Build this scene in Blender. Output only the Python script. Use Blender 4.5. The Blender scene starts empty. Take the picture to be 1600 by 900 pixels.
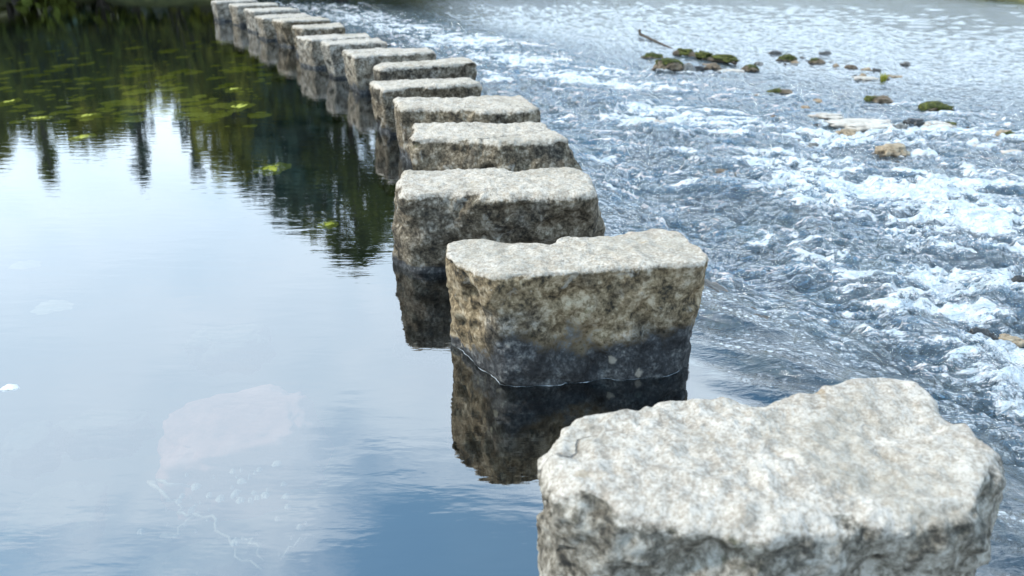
import bpy, bmesh, math, random
import numpy as np
from mathutils import Vector, Matrix

R = math.radians
scene = bpy.context.scene
COL = scene.collection

# ------------------------------------------------------------------ camera, sky, sun, exposure
FPX = 1250.0
PITCH = math.atan(530.0 / FPX)
CAMH = 1.55
cd = bpy.data.cameras.new('camera')
cam = bpy.data.objects.new('camera', cd)
COL.objects.link(cam)
cam.location = (0, 0, CAMH)
cam.rotation_euler = (R(90) - PITCH, 0, 0)
cd.sensor_width = 36.0
cd.lens = 36.0 * FPX / 1600.0
cd.clip_end = 3000
cd.clip_start = 0.05
cd.dof.use_dof = True
cd.dof.focus_distance = 3.45
cd.dof.aperture_fstop = 2.6
scene.camera = cam

SUN_EL, SUN_AZ = 50.0, -92.0        # degrees; azimuth from +Y, negative = left
sd = bpy.data.lights.new('sun', 'SUN')
sun = bpy.data.objects.new('sun', sd)
COL.objects.link(sun)
sd.energy = 2.7
sd.angle = R(11)
sd.color = (1.0, 0.90, 0.76)
az = R(SUN_AZ)
sdir = Vector((math.sin(az) * math.cos(R(SUN_EL)), math.cos(az) * math.cos(R(SUN_EL)), math.sin(R(SUN_EL))))
sun.rotation_euler = sdir.to_track_quat('Z', 'Y').to_euler()
sun.location = (-20, 10, 30)

scene.view_settings.view_transform = 'Standard'
scene.view_settings.look = 'None'
scene.view_settings.exposure = 0.60
scene.view_settings.gamma = 1.0
scene.render.engine = 'CYCLES'
try:
    scene.cycles.use_denoising = True
    scene.cycles.denoiser = 'OPENIMAGEDENOISE'
    scene.cycles.max_bounces = 8
    scene.cycles.diffuse_bounces = 3
    scene.cycles.glossy_bounces = 4
    scene.cycles.transparent_max_bounces = 12
    scene.cycles.caustics_reflective = False
    scene.cycles.caustics_refractive = False
    scene.cycles.sample_clamp_indirect = 6
except Exception:
    pass


class NT:
    """small helper for building node trees"""
    def __init__(self, tree):
        self.t = tree
        tree.nodes.clear()
    def n(self, kind, **kw):
        nd = self.t.nodes.new(kind)
        for k, v in kw.items():
            if k.startswith('i_'):
                nd.inputs[k[2:].replace('_', ' ')].default_value = v
            else:
                setattr(nd, k, v)
        return nd
    def l(self, a, b):
        self.t.links.new(a, b)
    def put(self, sock, v):
        if hasattr(v, 'is_linked') or isinstance(v, bpy.types.NodeSocket):
            self.l(v, sock)
        else:
            sock.default_value = v
    def math(self, op, a, b=0.0, c=None, clamp=False):
        nd = self.n('ShaderNodeMath', operation=op, use_clamp=clamp)
        self.put(nd.inputs[0], a)
        self.put(nd.inputs[1], b)
        if c is not None:
            self.put(nd.inputs[2], c)
        return nd.outputs[0]
    def mixc(self, f, a, b, blend='MIX'):
        nd = self.n('ShaderNodeMix', data_type='RGBA', blend_type=blend)
        self.put(nd.inputs[0], f)
        self.put(nd.inputs[6], a)
        self.put(nd.inputs[7], b)
        return nd.outputs[2]
    def mixf(self, f, a, b):
        nd = self.n('ShaderNodeMix', data_type='FLOAT')
        self.put(nd.inputs[0], f)
        self.put(nd.inputs[2], a)
        self.put(nd.inputs[3], b)
        return nd.outputs[0]
    def noise(self, vec, scale, detail=4.0, rough=0.55, dist=0.0):
        nd = self.n('ShaderNodeTexNoise')
        self.l(vec, nd.inputs['Vector'])
        nd.inputs['Scale'].default_value = scale
        nd.inputs['Detail'].default_value = detail
        nd.inputs['Roughness'].default_value = rough
        nd.inputs['Distortion'].default_value = dist
        return nd.outputs['Fac']
    def scale(self, vec, s):
        nd = self.n('ShaderNodeVectorMath', operation='MULTIPLY')
        self.l(vec, nd.inputs[0])
        nd.inputs[1].default_value = s
        return nd.outputs[0]
    def ss(self, v, lo, hi):
        nd = self.n('ShaderNodeMapRange', interpolation_type='SMOOTHSTEP')
        self.put(nd.inputs[0], v)
        self.put(nd.inputs[1], lo)
        self.put(nd.inputs[2], hi)
        return nd.outputs[0]
    def ramp(self, f, stops):
        nd = self.n('ShaderNodeValToRGB')
        e = nd.color_ramp.elements
        while len(e) < len(stops):
            e.new(0.5)
        for el, (p, c) in zip(e, stops):
            el.position = p
            el.color = (*c, 1.0)
        self.put(nd.inputs[0], f)
        return nd.outputs[0]
    def attr(self, name):
        return self.n('ShaderNodeAttribute', attribute_name=name).outputs['Fac']


SKY_STRENGTH = 0.11
world = bpy.data.worlds.new('World')
scene.world = world
world.use_nodes = True
g = NT(world.node_tree)
sky = g.n('ShaderNodeTexSky', sky_type='NISHITA')
sky.sun_disc = False
sky.sun_elevation = R(SUN_EL)
sky.sun_rotation = R(SUN_AZ)
sky.air_density = 1.0
sky.dust_density = 0.6
tc = g.n('ShaderNodeTexCoord')
sep = g.n('ShaderNodeSeparateXYZ')
g.l(tc.outputs['Generated'], sep.inputs[0])
zc = g.math('MAXIMUM', sep.outputs[2], 0.0)
den = g.math('ADD', zc, 0.12)
cx = g.math('DIVIDE', sep.outputs[0], den)
cy = g.math('DIVIDE', sep.outputs[1], den)
cmb = g.n('ShaderNodeCombineXYZ')
g.l(cx, cmb.inputs[0]); g.l(cy, cmb.inputs[1])
cmb.inputs[2].default_value = 3.7
cn = g.noise(cmb.outputs[0], 1.15, 6.0, 0.5, 0.5)
cn2 = g.noise(cmb.outputs[0], 4.2, 5.0, 0.55, 0.4)
cov = g.math('ADD', g.math('MULTIPLY', cn, 0.8), g.math('MULTIPLY', cn2, 0.28))
# cloud deck is closed near the horizon and breaks up overhead
thr = g.math('ADD', g.mixf(g.ss(zc, 0.36, 0.68), -0.17, 0.12), g.math('MULTIPLY', g.ss(zc, .66, .85), .22))
cfac = g.ss(g.math('SUBTRACT', cov, thr), 0.38, 0.62)
ccol = g.mixc(cn2, (9.6, 12.5, 15.4, 1), (14.2, 16.0, 18.0, 1))
skyc = g.mixc(1.0, sky.outputs[0], (1.38, 2.42, 2.48, 1), 'MULTIPLY')
veil = g.mixf(g.ss(zc, .66, .84), .15, 0.0)
cfac = g.math('MAXIMUM', cfac, veil)
wcol = g.mixc(g.math('MULTIPLY', cfac, 0.93), skyc, ccol)
bg = g.n('ShaderNodeBackground')
g.l(wcol, bg.inputs[0])
bg.inputs[1].default_value = SKY_STRENGTH
out = g.n('ShaderNodeOutputWorld')
g.l(bg.outputs[0], out.inputs[0])

# ------------------------------------------------------------------ numeric helpers
rs = np.random.RandomState(7)
_perm = rs.permutation(256)
_perm = np.concatenate([_perm, _perm, _perm])
_grad = rs.normal(size=(256, 3))
_grad /= np.linalg.norm(_grad, axis=1)[:, None]


def perlin(p):
    p = np.asarray(p, dtype=np.float64)
    i = np.floor(p).astype(np.int64)
    f = p - i
    i &= 255
    u = f * f * f * (f * (f * 6 - 15) + 10)
    res = 0
    for dx in (0, 1):
        wx = u[:, 0] if dx else 1 - u[:, 0]
        for dy in (0, 1):
            wy = u[:, 1] if dy else 1 - u[:, 1]
            for dz in (0, 1):
                wz = u[:, 2] if dz else 1 - u[:, 2]
                h = _perm[_perm[_perm[(i[:, 0] + dx) & 255] + ((i[:, 1] + dy) & 255)] + ((i[:, 2] + dz) & 255)]
                gr = _grad[h]
                d = f - np.array([dx, dy, dz])
                res = res + wx * wy * wz * np.einsum('ij,ij->i', gr, d)
    return res * 1.6


def fbm(p, octv=4, gain=0.5, lac=2.03):
    a, s, r = 1.0, 1.0, 0
    for k in range(octv):
        r = r + a * perlin(p * s + 17.3 * k)
        a *= gain
        s *= lac
    return r


def sstep(x, lo, hi):
    t = np.clip((x - lo) / (hi - lo), 0, 1)
    return t * t * (3 - 2 * t)


def at(px, py, z=0.0):
    """pixel of the 1600x900 photograph -> point on the level z"""
    u = (px - 800) / FPX
    v = (py - 450) / FPX
    dy = math.cos(PITCH) - v * math.sin(PITCH)
    dz = -math.sin(PITCH) - v * math.cos(PITCH)
    t = (z - CAMH) / dz
    return (u * t, dy * t)


def mesh_from(name, verts, faces, mat=None, smooth=True, attrs=None):
    me = bpy.data.meshes.new(name)
    verts = np.asarray(verts, dtype=np.float32)
    faces = np.asarray(faces, dtype=np.int32)
    nf, k = faces.shape
    me.vertices.add(len(verts))
    me.vertices.foreach_set('co', verts.ravel())
    me.loops.add(nf * k)
    me.loops.foreach_set('vertex_index', faces.ravel())
    me.polygons.add(nf)
    me.polygons.foreach_set('loop_start', np.arange(nf, dtype=np.int32) * k)
    me.polygons.foreach_set('loop_total', np.full(nf, k, dtype=np.int32))
    if smooth:
        me.polygons.foreach_set('use_smooth', np.ones(nf, dtype=bool))
    for an, av in (attrs or {}).items():
        a = me.attributes.new(an, 'FLOAT', 'POINT')
        a.data.foreach_set('value', np.asarray(av, dtype=np.float32))
    me.update(calc_edges=True)
    me.validate()
    if mat:
        me.materials.append(mat)
    return me


def obj(name, me, parent=None, loc=(0, 0, 0)):
    o = bpy.data.objects.new(name, me)
    COL.objects.link(o)
    o.location = loc
    if parent:
        o.parent = parent
    return o


def tag(o, label, cat, group=None):
    o['label'] = label
    o['category'] = cat
    if group:
        o['group'] = group
    return o


def material(name):
    m = bpy.data.materials.new(name)
    m.use_nodes = True
    return m, NT(m.node_tree)


def finish(g, shader):
    o = g.n('ShaderNodeOutputMaterial')
    g.l(shader, o.inputs['Surface'])


# ------------------------------------------------------------------ the line of the crossing and the water level
ROWY = np.array([-5, 0.0, 1.75, 3.1, 4.2, 5.3, 6.4, 7.5, 9.0, 9.85, 11.0, 12.0, 13.3, 14.7, 15.8, 17.2, 19.0, 21.0, 24.0, 30.0, 60.0])
ROWX = np.array([2.2, 1.05, 0.66, 0.26, -0.10, -0.18, -0.38, -0.80, -0.98, -1.49, -2.10, -2.56, -3.06, -3.70, -4.35, -4.95, -5.95, -7.1, -8.5, -10.5, -18.0])
_sm = np.linspace(-5, 60, 1301)
_rx = np.interp(_sm, ROWY, ROWX)
_k = np.ones(31) / 31
_rx = np.convolve(np.pad(_rx, 15, mode='edge'), _k, mode='valid')


def row_x(y):
    return np.interp(y, _sm, _rx)


# humps where the river runs over hidden boulders: pixel x, pixel y, radius across, radius along, height
HUMPS = [(1310, 395, .34, .22, .07), (1400, 470, .30, .22, .09), (1470, 560, .26, .24, .12), (1500, 400, .40, .22, .10),
         (1230, 345, .35, .22, .07), (1560, 480, .26, .18, .09), (1395, 545, .22, .15, .07), (1150, 305, .30, .22, .05),
         (1040, 215, .4, .3, .10), (1250, 300, .35, .2, .07), (1350, 330, .5, .25, .08), (1555, 330, .5, .3, .10),
         (1120, 265, .35, .2, .06), (960, 165, .4, .4, .07), (1180, 215, .5, .3, .08), (1480, 265, .6, .3, .09),
         (880, 130, .5, .4, .07), (1010, 300, .2, .2, .05), (1260, 450, .2, .14, .05), (1560, 620, .2, .2, .08)]
_HW = [(*at(a, b, -0.2), c, d, e) for a, b, c, d, e in HUMPS]


def level(x, y):
    """still level of the river (no waves)"""
    s = x - row_x(y)
    a = .76 - .26 * sstep(y, 3.2, 4.6)
    drop = 0.17 * sstep(s, a, a + .95) + 0.10 * sstep(s, 1.7, 4.5) + 0.05 * sstep(s, 4.5, 12)
    return -drop


def turb(x, y):
    s = x - row_x(y)
    a = .80 - .36 * sstep(y, 3.2, 4.6)
    t = sstep(s, a, a + .62)
    # farther downstream the river quietens into small choppy wavelets
    far = sstep(y - 0.25 * (4 - x), 8.0, 14.0) * sstep(s, 4.0, 8.0)
    return t * (1 - 0.60 * far)


# foam patches: pixel x, pixel y, radius x, radius y (metres), amount
FOAM = [(1420, 290, 1.1, .42, .95), (1560, 350, .6, .4, 1.0), (1250, 250, .55, .45, .75), (1130, 190, .8, .5, .6), (990, 200, .5, .5, .75),
        (1040, 180, .5, .5, .6), (1430, 210, 1.2, .5, .55), (1180, 390, .16, .10, .6), (1270, 420, .14, .12, .85), (1440, 440, .30, .2, .7),
        (1540, 440, .35, .15, .7), (1340, 500, .3, .15, .4), (1480, 500, .3, .12, .65), (1370, 560, .16, .10, .7), (1510, 600, .2, .12, .75),
        (1570, 560, .2, .15, .5), (860, 120, .7, .8, .8), (800, 90, .9, 1.1, .9), (950, 110, .7, .6, .6), (720, 60, 1.2, 1.6, .8), (640, 40, 1.4, 2.0, .7),
        (560, 25, 1.4, 2.6, .6), (500, 10, 1.8, 3, .5), (900, 60, 2, 1.2, .45), (1050, 60, 1.6, .7, .6), (1000, 130, 1.0, .5, .55),
        (1300, 330, .5, .22, .5), (1180, 300, .3, .25, .35), (1080, 240, .25, .3, .4), (960, 260, .2, .3, .4), (955, 320, .14, .16, .5), (925, 240, .16, .2, .5), (865, 180, .2, .25, .55), (765, 130, .25, .3, .6), (1590, 640, .2, .12, .6)]
_FW = [(*at(a, b, -0.2), c, d, e) for a, b, c, d, e in FOAM]
for a, b, w_ in [(1390, 236, 52), (1372, 156, 44), (1345, 196, 118), (1466, 196, 48), (1568, 213, 30), (1460, 168, 52), (1045, 105, 52), (1113, 106, 40), (1172, 108, 30),
                 (1230, 92, 30), (1276, 97, 26), (1221, 144, 38), (1523, 222, 30), (1587, 233, 36), (1295, 322, 22), (1375, 486, 50), (1246, 222, 22), (1272, 226, 20)]:
    x_, y_ = at(a, b + 4, -.25)
    r_ = w_ / FPX * y_ * .5
    _FW.append((x_ + r_ * .5, y_ - r_ * .5, r_ * 1.25, r_ * .6, .62))
    _FW.append((x_ + r_ * 2.2, y_ - r_ * .3, r_ * 1.3, r_ * .4, .45))


def water_fields(x, y):
    n = len(x)
    s = x - row_x(y)
    z = level(x, y)
    t = turb(x, y)
    p = np.stack([x, y, np.zeros(n)], 1)
    warp = np.stack([perlin(p * 1.3 + 5), perlin(p * 1.3 + 31), np.zeros(n)], 1) * 0.25
    q = p + warp
    hz = np.zeros(n)
    wake = np.zeros(n)
    for hx, hy, rx, ry, hh in _HW:
        dx = (x - hx) / rx
        dy = (y - hy) / ry
        hz += hh * np.exp(-(dx * dx + dy * dy))
        dx2 = (x - hx - rx * 1.25) / (rx * .9)
        wake += np.exp(-(dx2 * dx2 + dy * dy * .8))
        hz -= hh * .45 * np.exp(-(dx2 * dx2 * 1.6 + dy * dy * .8))
    big = fbm(q * np.array([1.6, 2.0, 1]), 3)
    mid = 1 - np.abs(fbm(q * np.array([4.2, 5.6, 1]) + 9, 3)) * 2.0
    fin = 1 - np.abs(fbm(q * np.array([13., 17., 1]) + 3, 3)) * 2.0
    fo = np.zeros(n)
    for fx, fy, rx, ry, a in _FW:
        dx = (x - fx) / rx
        dy = (y - fy) / ry
        fo += a * np.exp(-(dx * dx + dy * dy))
    fo = np.clip(fo, 0, 1.15)
    pat = fbm(q * np.array([2.6, 4.6, 1]) + 40, 4, .6)
    streak = fbm(q * np.array([1.4, 7.5, 1]) + 70, 3, .6)
    foam = (fo * .82 + .34 * wake + .50 * pat + .46 * streak + .02) * sstep(t, .25, .9)
    farq = sstep(s, 4.5, 8) * sstep(y, 9, 14)
    foam = foam + .20 * sstep(mid, .55, 1.0) * sstep(t, .3, .9)
    foam = foam * (1 - .75 * farq)
    foam = np.clip(foam, 0, .92)
    fm = sstep(foam, .25, .8)
    waves = .046 * big + (.030 + .016 * fm) * mid + (.0055 + .010 * fm) * fin
    glide = sstep(s, .25, .75) * (1 - t)
    lines = fbm(np.stack([s * 1.6 + y * .5, y * 5.5 + s * 3.0, np.zeros(n)], 1), 4, .55)
    z = z + t * (waves + hz * .9) + glide * .024 * lines
    # low broken rim where the water rides up against the nearer stones stays tiny in the pool
    return z, t, foam, glide


def one_level(px, py):
    z = -0.2
    for _ in range(4):
        x, y = at(px, py, z)
        z = float(level(np.array([x]), np.array([y]))[0])
    return x, y, z


# ------------------------------------------------------------------ materials
def water_material():
    m, g = material('river_water')
    pos = g.n('ShaderNodeTexCoord').outputs['Object']
    t = g.attr('turb')
    fo = g.attr('foam')
    gl = g.attr('glide')
    # pool ripples: long low wavelets lying across the view, plus chop where the river runs
    rip = g.noise(g.scale(pos, (2.2, 7.5, 1)), 1.6, 3, .5, .3)
    rip2 = g.noise(g.scale(pos, (6, 17, 1)), 1.8, 3, .55, .2)
    calm = g.math('ADD', g.math('MULTIPLY', rip, .7), g.math('MULTIPLY', rip2, .16))
    ch1 = g.noise(g.scale(pos, (4.5, 10.5, 7)), 1.6, 5, .62, 1.0)
    ch2 = g.noise(g.scale(pos, (18, 38, 20)), 1.5, 4, .6, .6)
    chop = g.math('ADD', g.math('MULTIPLY', ch1, 1.0), g.math('MULTIPLY', ch2, .20))
    b1 = g.n('ShaderNodeBump')
    b1.inputs['Distance'].default_value = 0.0013
    b1.inputs['Strength'].default_value = 1.0
    g.l(calm, b1.inputs['Height'])
    b2 = g.n('ShaderNodeBump')
    b2.inputs['Distance'].default_value = 0.085
    g.l(g.math('MAXIMUM', t, g.math('MULTIPLY', gl, .42)), b2.inputs['Strength'])
    g.l(chop, b2.inputs['Height'])
    g.l(b1.outputs[0], b2.inputs['Normal'])
    nrm = b2.outputs[0]
    fr = g.n('ShaderNodeFresnel')
    fr.inputs['IOR'].default_value = 1.33
    g.l(nrm, fr.inputs['Normal'])
    fac = g.math('ADD', g.math('MULTIPLY', fr.outputs[0], g.mixf(t, .84, .74)), g.math('MULTIPLY', g.mixf(t, .225, .155), g.math('SUBTRACT', 1.0, g.math('MULTIPLY', gl, .45))))
    gls = g.n('ShaderNodeBsdfGlossy')
    gls.inputs['Color'].default_value = (1, 1, 1, 1)
    g.l(g.mixf(t, .012, .06), gls.inputs['Roughness'])
    g.l(nrm, gls.inputs['Normal'])
    tr = g.n('ShaderNodeBsdfTransparent')
    g.l(g.mixc(t, (.68, .74, .73, 1), (.38, .62, .76, 1)), tr.inputs['Color'])
    wat = g.n('ShaderNodeMixShader')
    g.l(fac, wat.inputs[0]); g.l(tr.outputs[0], wat.inputs[1]); g.l(gls.outputs[0], wat.inputs[2])
    # froth: bubbles break up along fine noise
    f1 = g.noise(g.scale(pos, (9, 15, 9)), 1.7, 8, .68, .8)
    f2 = g.noise(g.scale(pos, (40, 55, 40)), 1.6, 4, .7, .2)
    fn = g.math('ADD', g.math('MULTIPLY', f1, .8), g.math('MULTIPLY', f2, .25))
    f3 = g.noise(g.scale(pos, (3.2, 9.5, 4)), 2.0, 6, .66, .9)
    brk = g.math('ADD', g.math('MULTIPLY', g.math('SUBTRACT', f1, .5), 1.5), g.math('MULTIPLY', g.math('SUBTRACT', f2, .5), .9))
    brk = g.math('ADD', brk, g.math('MULTIPLY', g.math('SUBTRACT', f3, .5), 1.5))
    ff = g.ss(g.math('SUBTRACT', g.math('ADD', fo, brk), .58), -.16, .22)
    ff = g.math('MULTIPLY', ff, g.ss(fo, .06, .28))
    fb = g.n('ShaderNodeBump')
    fb.inputs['Distance'].default_value = .022
    fb.inputs['Strength'].default_value = .8
    g.l(fn, fb.inputs['Height'])
    g.l(nrm, fb.inputs['Normal'])
    froth = g.n('ShaderNodeBsdfPrincipled')
    g.l(g.mixc(g.ss(g.noise(g.scale(pos, (5, 9, 5)), 2.2, 6, .65, .5), .36, .60), (.62, .72, .79, 1), (.92, .935, .945, 1)), froth.inputs['Base Color'])
    froth.inputs['Roughness'].default_value = .35
    g.l(fb.outputs[0], froth.inputs['Normal'])
    mx = g.n('ShaderNodeMixShader')
    g.l(g.math('MULTIPLY', ff, .92), mx.inputs[0]); g.l(wat.outputs[0], mx.inputs[1]); g.l(froth.outputs[0], mx.inputs[2])
    finish(g, mx.outputs[0])
    return m


def bed_material():
    m, g = material('river_bed')
    pos = g.n('ShaderNodeTexCoord').outputs['Object']
    t = g.attr('turb')
    vo = g.n('ShaderNodeTexVoronoi')
    wv = g.n('ShaderNodeVectorMath', operation='ADD')
    nz = g.n('ShaderNodeTexNoise'); nz.inputs['Scale'].default_value = 3
    g.l(pos, nz.inputs['Vector'])
    g.l(pos, wv.inputs[0]); g.l(g.scale(nz.outputs['Color'], (.3, .3, .3)), wv.inputs[1])
    g.l(wv.outputs[0], vo.inputs['Vector'])
    vo.inputs['Scale'].default_value = 4.5
    sc = g.n('ShaderNodeSeparateColor')
    g.l(vo.outputs['Color'], sc.inputs[0])
    cob = g.ramp(sc.outputs[0], [(0, (.02, .02, .02)), (.35, (.05, .045, .035)), (.6, (.14, .10, .06)), (.8, (.04, .05, .025)), (1, (.16, .14, .11))])
    cob = g.mixc(g.ss(vo.outputs['Distance'], .45, .75), cob, (.02, .022, .02, 1))
    n1 = g.noise(pos, .9, 5, .6)
    pool = g.ramp(n1, [(.3, (.004, .007, .006)), (.55, (.010, .014, .009)), (.75, (.022, .026, .015))])
    c = g.mixc(t, pool, cob)
    b = g.n('ShaderNodeBsdfPrincipled')
    g.l(c, b.inputs['Base Color'])
    b.inputs['Roughness'].default_value = .8
    finish(g, b.outputs[0])
    return m


def stone_material(name, top_lo, top_hi, side):
    m, g = material(name)
    oc = g.n('ShaderNodeTexCoord').outputs['Object']
    oi = g.n('ShaderNodeObjectInfo')
    ad = g.n('ShaderNodeVectorMath', operation='ADD')
    g.l(oc, ad.inputs[0])
    cb = g.n('ShaderNodeCombineXYZ')
    rr = g.math('MULTIPLY', oi.outputs['Random'], 37.0)
    for k in range(3):
        g.l(rr, cb.inputs[k])
    g.l(cb.outputs[0], ad.inputs[1])
    p = ad.outputs[0]
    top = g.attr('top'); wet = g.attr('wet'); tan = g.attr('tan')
    n1 = g.noise(p, 3.2, 5, .6, .4)
    n2 = g.noise(p, 13, 8, .68, .3)
    n3 = g.noise(p, 55, 5, .7)
    mott = g.math('ADD', g.math('ADD', g.math('MULTIPLY', n2, 1.0), g.math('MULTIPLY', n3, .75)), -.375)
    gry = g.ramp(mott, [(.34, side[0]), (.47, side[1]), (.56, side[2]), (.68, side[3])])
    tn = g.ramp(mott, [(.33, (.035, .028, .018)), (.45, (.15, .108, .060)), (.55, (.28, .21, .125)), (.68, (.46, .375, .26))])
    sidec = g.mixc(g.math('MULTIPLY', tan, g.ss(n1, .28, .55)), gry, tn)
    # lichen blotches and moss flecks
    lich = g.ss(g.noise(p, 7.5, 6, .7, .5), .60, .68)
    sidec = g.mixc(g.math('MULTIPLY', lich, .45), sidec, (.46, .44, .39, 1))
    mos = g.ss(g.noise(p, 5.5, 7, .75, .3), .60, .72)
    sidec = g.mixc(g.math('MULTIPLY', mos, .38), sidec, (.07, .085, .018, 1))
    n4 = g.noise(p, 120, 3, .7)
    tm = g.math('ADD', g.math('ADD', g.math('MULTIPLY', n2, .45), g.math('MULTIPLY', n3, .6)), g.math('MULTIPLY_ADD', n4, .6, -.325))
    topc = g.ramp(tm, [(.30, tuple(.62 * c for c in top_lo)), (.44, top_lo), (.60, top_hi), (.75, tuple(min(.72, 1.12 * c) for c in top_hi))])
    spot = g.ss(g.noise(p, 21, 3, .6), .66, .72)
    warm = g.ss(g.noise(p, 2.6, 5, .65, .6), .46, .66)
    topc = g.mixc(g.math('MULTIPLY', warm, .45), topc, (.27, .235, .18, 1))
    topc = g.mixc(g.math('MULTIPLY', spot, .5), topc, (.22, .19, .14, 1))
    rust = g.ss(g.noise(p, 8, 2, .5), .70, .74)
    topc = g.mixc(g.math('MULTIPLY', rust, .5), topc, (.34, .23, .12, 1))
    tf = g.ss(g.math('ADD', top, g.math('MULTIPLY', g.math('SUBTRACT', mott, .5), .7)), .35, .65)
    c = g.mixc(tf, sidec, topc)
    # pebbles bedded in the stone show pale in the water-stained band
    vo = g.n('ShaderNodeTexVoronoi')
    vo.inputs['Scale'].default_value = 9
    g.l(p, vo.inputs['Vector'])
    scv = g.n('ShaderNodeSeparateColor'); g.l(vo.outputs['Color'], scv.inputs[0])
    peb = g.math('MULTIPLY', g.ss(g.math('ADD', vo.outputs['Distance'], g.math('MULTIPLY', n2, .45)), .42, .34), g.ss(scv.outputs[1], .72, .78))
    stain = g.ramp(mott, [(.30, (.005, .005, .006)), (.47, (.018, .0195, .022)), (.58, (.054, .057, .061)), (.74, (.21, .205, .19))])
    stain = g.mixc(g.math('MULTIPLY', peb, .7), stain, (.42, .37, .30, 1))
    wf = g.ss(g.math('ADD', wet, g.math('MULTIPLY', g.math('SUBTRACT', mott, .5), 1.0)), .36, .64)
    c = g.mixc(g.math('MULTIPLY', wf, .94), c, stain)
    # cracks
    wn = g.n('ShaderNodeTexNoise'); wn.inputs['Scale'].default_value = 5; wn.inputs['Detail'].default_value = 5
    g.l(p, wn.inputs['Vector'])
    cadd = g.n('ShaderNodeVectorMath', operation='ADD')
    g.l(p, cadd.inputs[0]); g.l(g.scale(wn.outputs['Color'], (.35, .35, .35)), cadd.inputs[1])
    vc = g.n('ShaderNodeTexVoronoi', feature='DISTANCE_TO_EDGE'); vc.inputs['Scale'].default_value = 2.1
    g.l(cadd.outputs[0], vc.inputs['Vector'])
    crk = g.math('MULTIPLY', g.ss(vc.outputs['Distance'], .022, .004), g.ss(g.noise(p, 2.3, 3, .6), .54, .62))
    c = g.mixc(g.math('MULTIPLY', crk, .55), c, (.02, .018, .015, 1))
    b = g.n('ShaderNodeBsdfPrincipled')
    g.l(c, b.inputs['Base Color'])
    g.l(g.mixf(wf, .88, .55), b.inputs['Roughness'])
    b.inputs['Specular IOR Level'].default_value = .3
    bp = g.n('ShaderNodeBump')
    bp.inputs['Distance'].default_value = .022
    bp.inputs['Strength'].default_value = .75
    g.l(g.math('ADD', g.math('MULTIPLY', g.noise(p, 24, 9, .68), .8), g.math('MULTIPLY_ADD', g.noise(p, 90, 4, .6), .2, g.math('MULTIPLY', crk, -.5))), bp.inputs['Height'])
    g.l(bp.outputs[0], b.inputs['Normal'])
    finish(g, b.outputs[0])
    return m


def simple_rock(name, cols, rough=.8, scale=9.0, wet=0):
    m, g = material(name)
    oc = g.n('ShaderNodeTexCoord').outputs['Object']
    n = g.noise(oc, scale, 8, .68, .4)
    n3 = g.noise(oc, scale * 5, 4, .7)
    f = g.math('ADD', g.math('MULTIPLY', n, .7), g.math('MULTIPLY', n3, .3))
    c = g.ramp(f, [(.34, cols[0]), (.5, cols[1]), (.66, cols[2])])
    if wet:
        sz = g.n('ShaderNodeSeparateXYZ'); g.l(g.n('ShaderNodeTexCoord').outputs['Generated'], sz.inputs[0])
        wl = g.ss(g.math('ADD', sz.outputs[2], g.math('MULTIPLY', g.math('SUBTRACT', n, .5), .7)), .74, .60)
        c = g.mixc(g.math('MULTIPLY', wl, .8), c, (.018, .017, .014, 1))
    b = g.n('ShaderNodeBsdfPrincipled')
    g.l(c, b.inputs['Base Color'])
    b.inputs['Roughness'].default_value = rough
    bp = g.n('ShaderNodeBump'); bp.inputs['Distance'].default_value = .015; bp.inputs['Strength'].default_value = .7
    g.l(f, bp.inputs['Height']); g.l(bp.outputs[0], b.inputs['Normal'])
    finish(g, b.outputs[0])
    return m


def leaf_material(name, lo, hi, trans=.35, scale=1.2):
    m, g = material(name)
    oc = g.n('ShaderNodeTexCoord').outputs['Object']
    n = g.noise(oc, scale, 4, .6)
    v = g.attr('tone')
    f = g.math('ADD', g.math('MULTIPLY', n, .5), g.math('MULTIPLY', v, .5))
    c = g.ramp(f, [(.25, lo), (.75, hi)])
    d = g.n('ShaderNodeBsdfDiffuse'); g.l(c, d.inputs[0])
    t = g.n('ShaderNodeBsdfTranslucent'); g.l(c, t.inputs[0])
    mx = g.n('ShaderNodeMixShader'); mx.inputs[0].default_value = trans
    g.l(d.outputs[0], mx.inputs[1]); g.l(t.outputs[0], mx.inputs[2])
    finish(g, mx.outputs[0])
    return m


M_WATER = water_material()
M_BED = bed_material()
GREY = [(.016, .014, .011), (.060, .052, .041), (.13, .115, .092), (.30, .275, .235)]
PALE = [(.05, .045, .038), (.16, .145, .12), (.29, .27, .235), (.44, .42, .38)]
M_RIM, _g = material('water_rim')
_b = _g.n('ShaderNodeBsdfPrincipled')
_b.inputs['Base Color'].default_value = (.30, .33, .35, 1)
_b.inputs['Roughness'].default_value = .12
finish(_g, _b.outputs[0])
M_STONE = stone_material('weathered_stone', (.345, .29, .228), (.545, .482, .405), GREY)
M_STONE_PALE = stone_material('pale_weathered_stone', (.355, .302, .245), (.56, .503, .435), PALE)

# ------------------------------------------------------------------ river bed, water
def axis(parts):
    out = []
    for a, b, st0, st1 in parts:
        x = a
        while x < b - 1e-6:
            out.append(x)
            f = (x - a) / (b - a)
            x += st0 + (st1 - st0) * f
    out.append(parts[-1][1])
    return np.array(out)


def sheet(name, S, Y, fields, mat, shear=True):
    ss, yy = np.meshgrid(S, Y)
    x = (ss + row_x(yy)).ravel() if shear else ss.ravel()
    y = yy.ravel()
    z, attrs = fields(x, y)
    nx, ny = len(S), len(Y)
    idx = np.arange(nx * ny).reshape(ny, nx)
    faces = np.stack([idx[:-1, :-1], idx[:-1, 1:], idx[1:, 1:], idx[1:, :-1]], -1).reshape(-1, 4)
    me = mesh_from(name, np.stack([x, y, z], 1), faces, mat, True, attrs)
    return obj(name, me)


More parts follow.
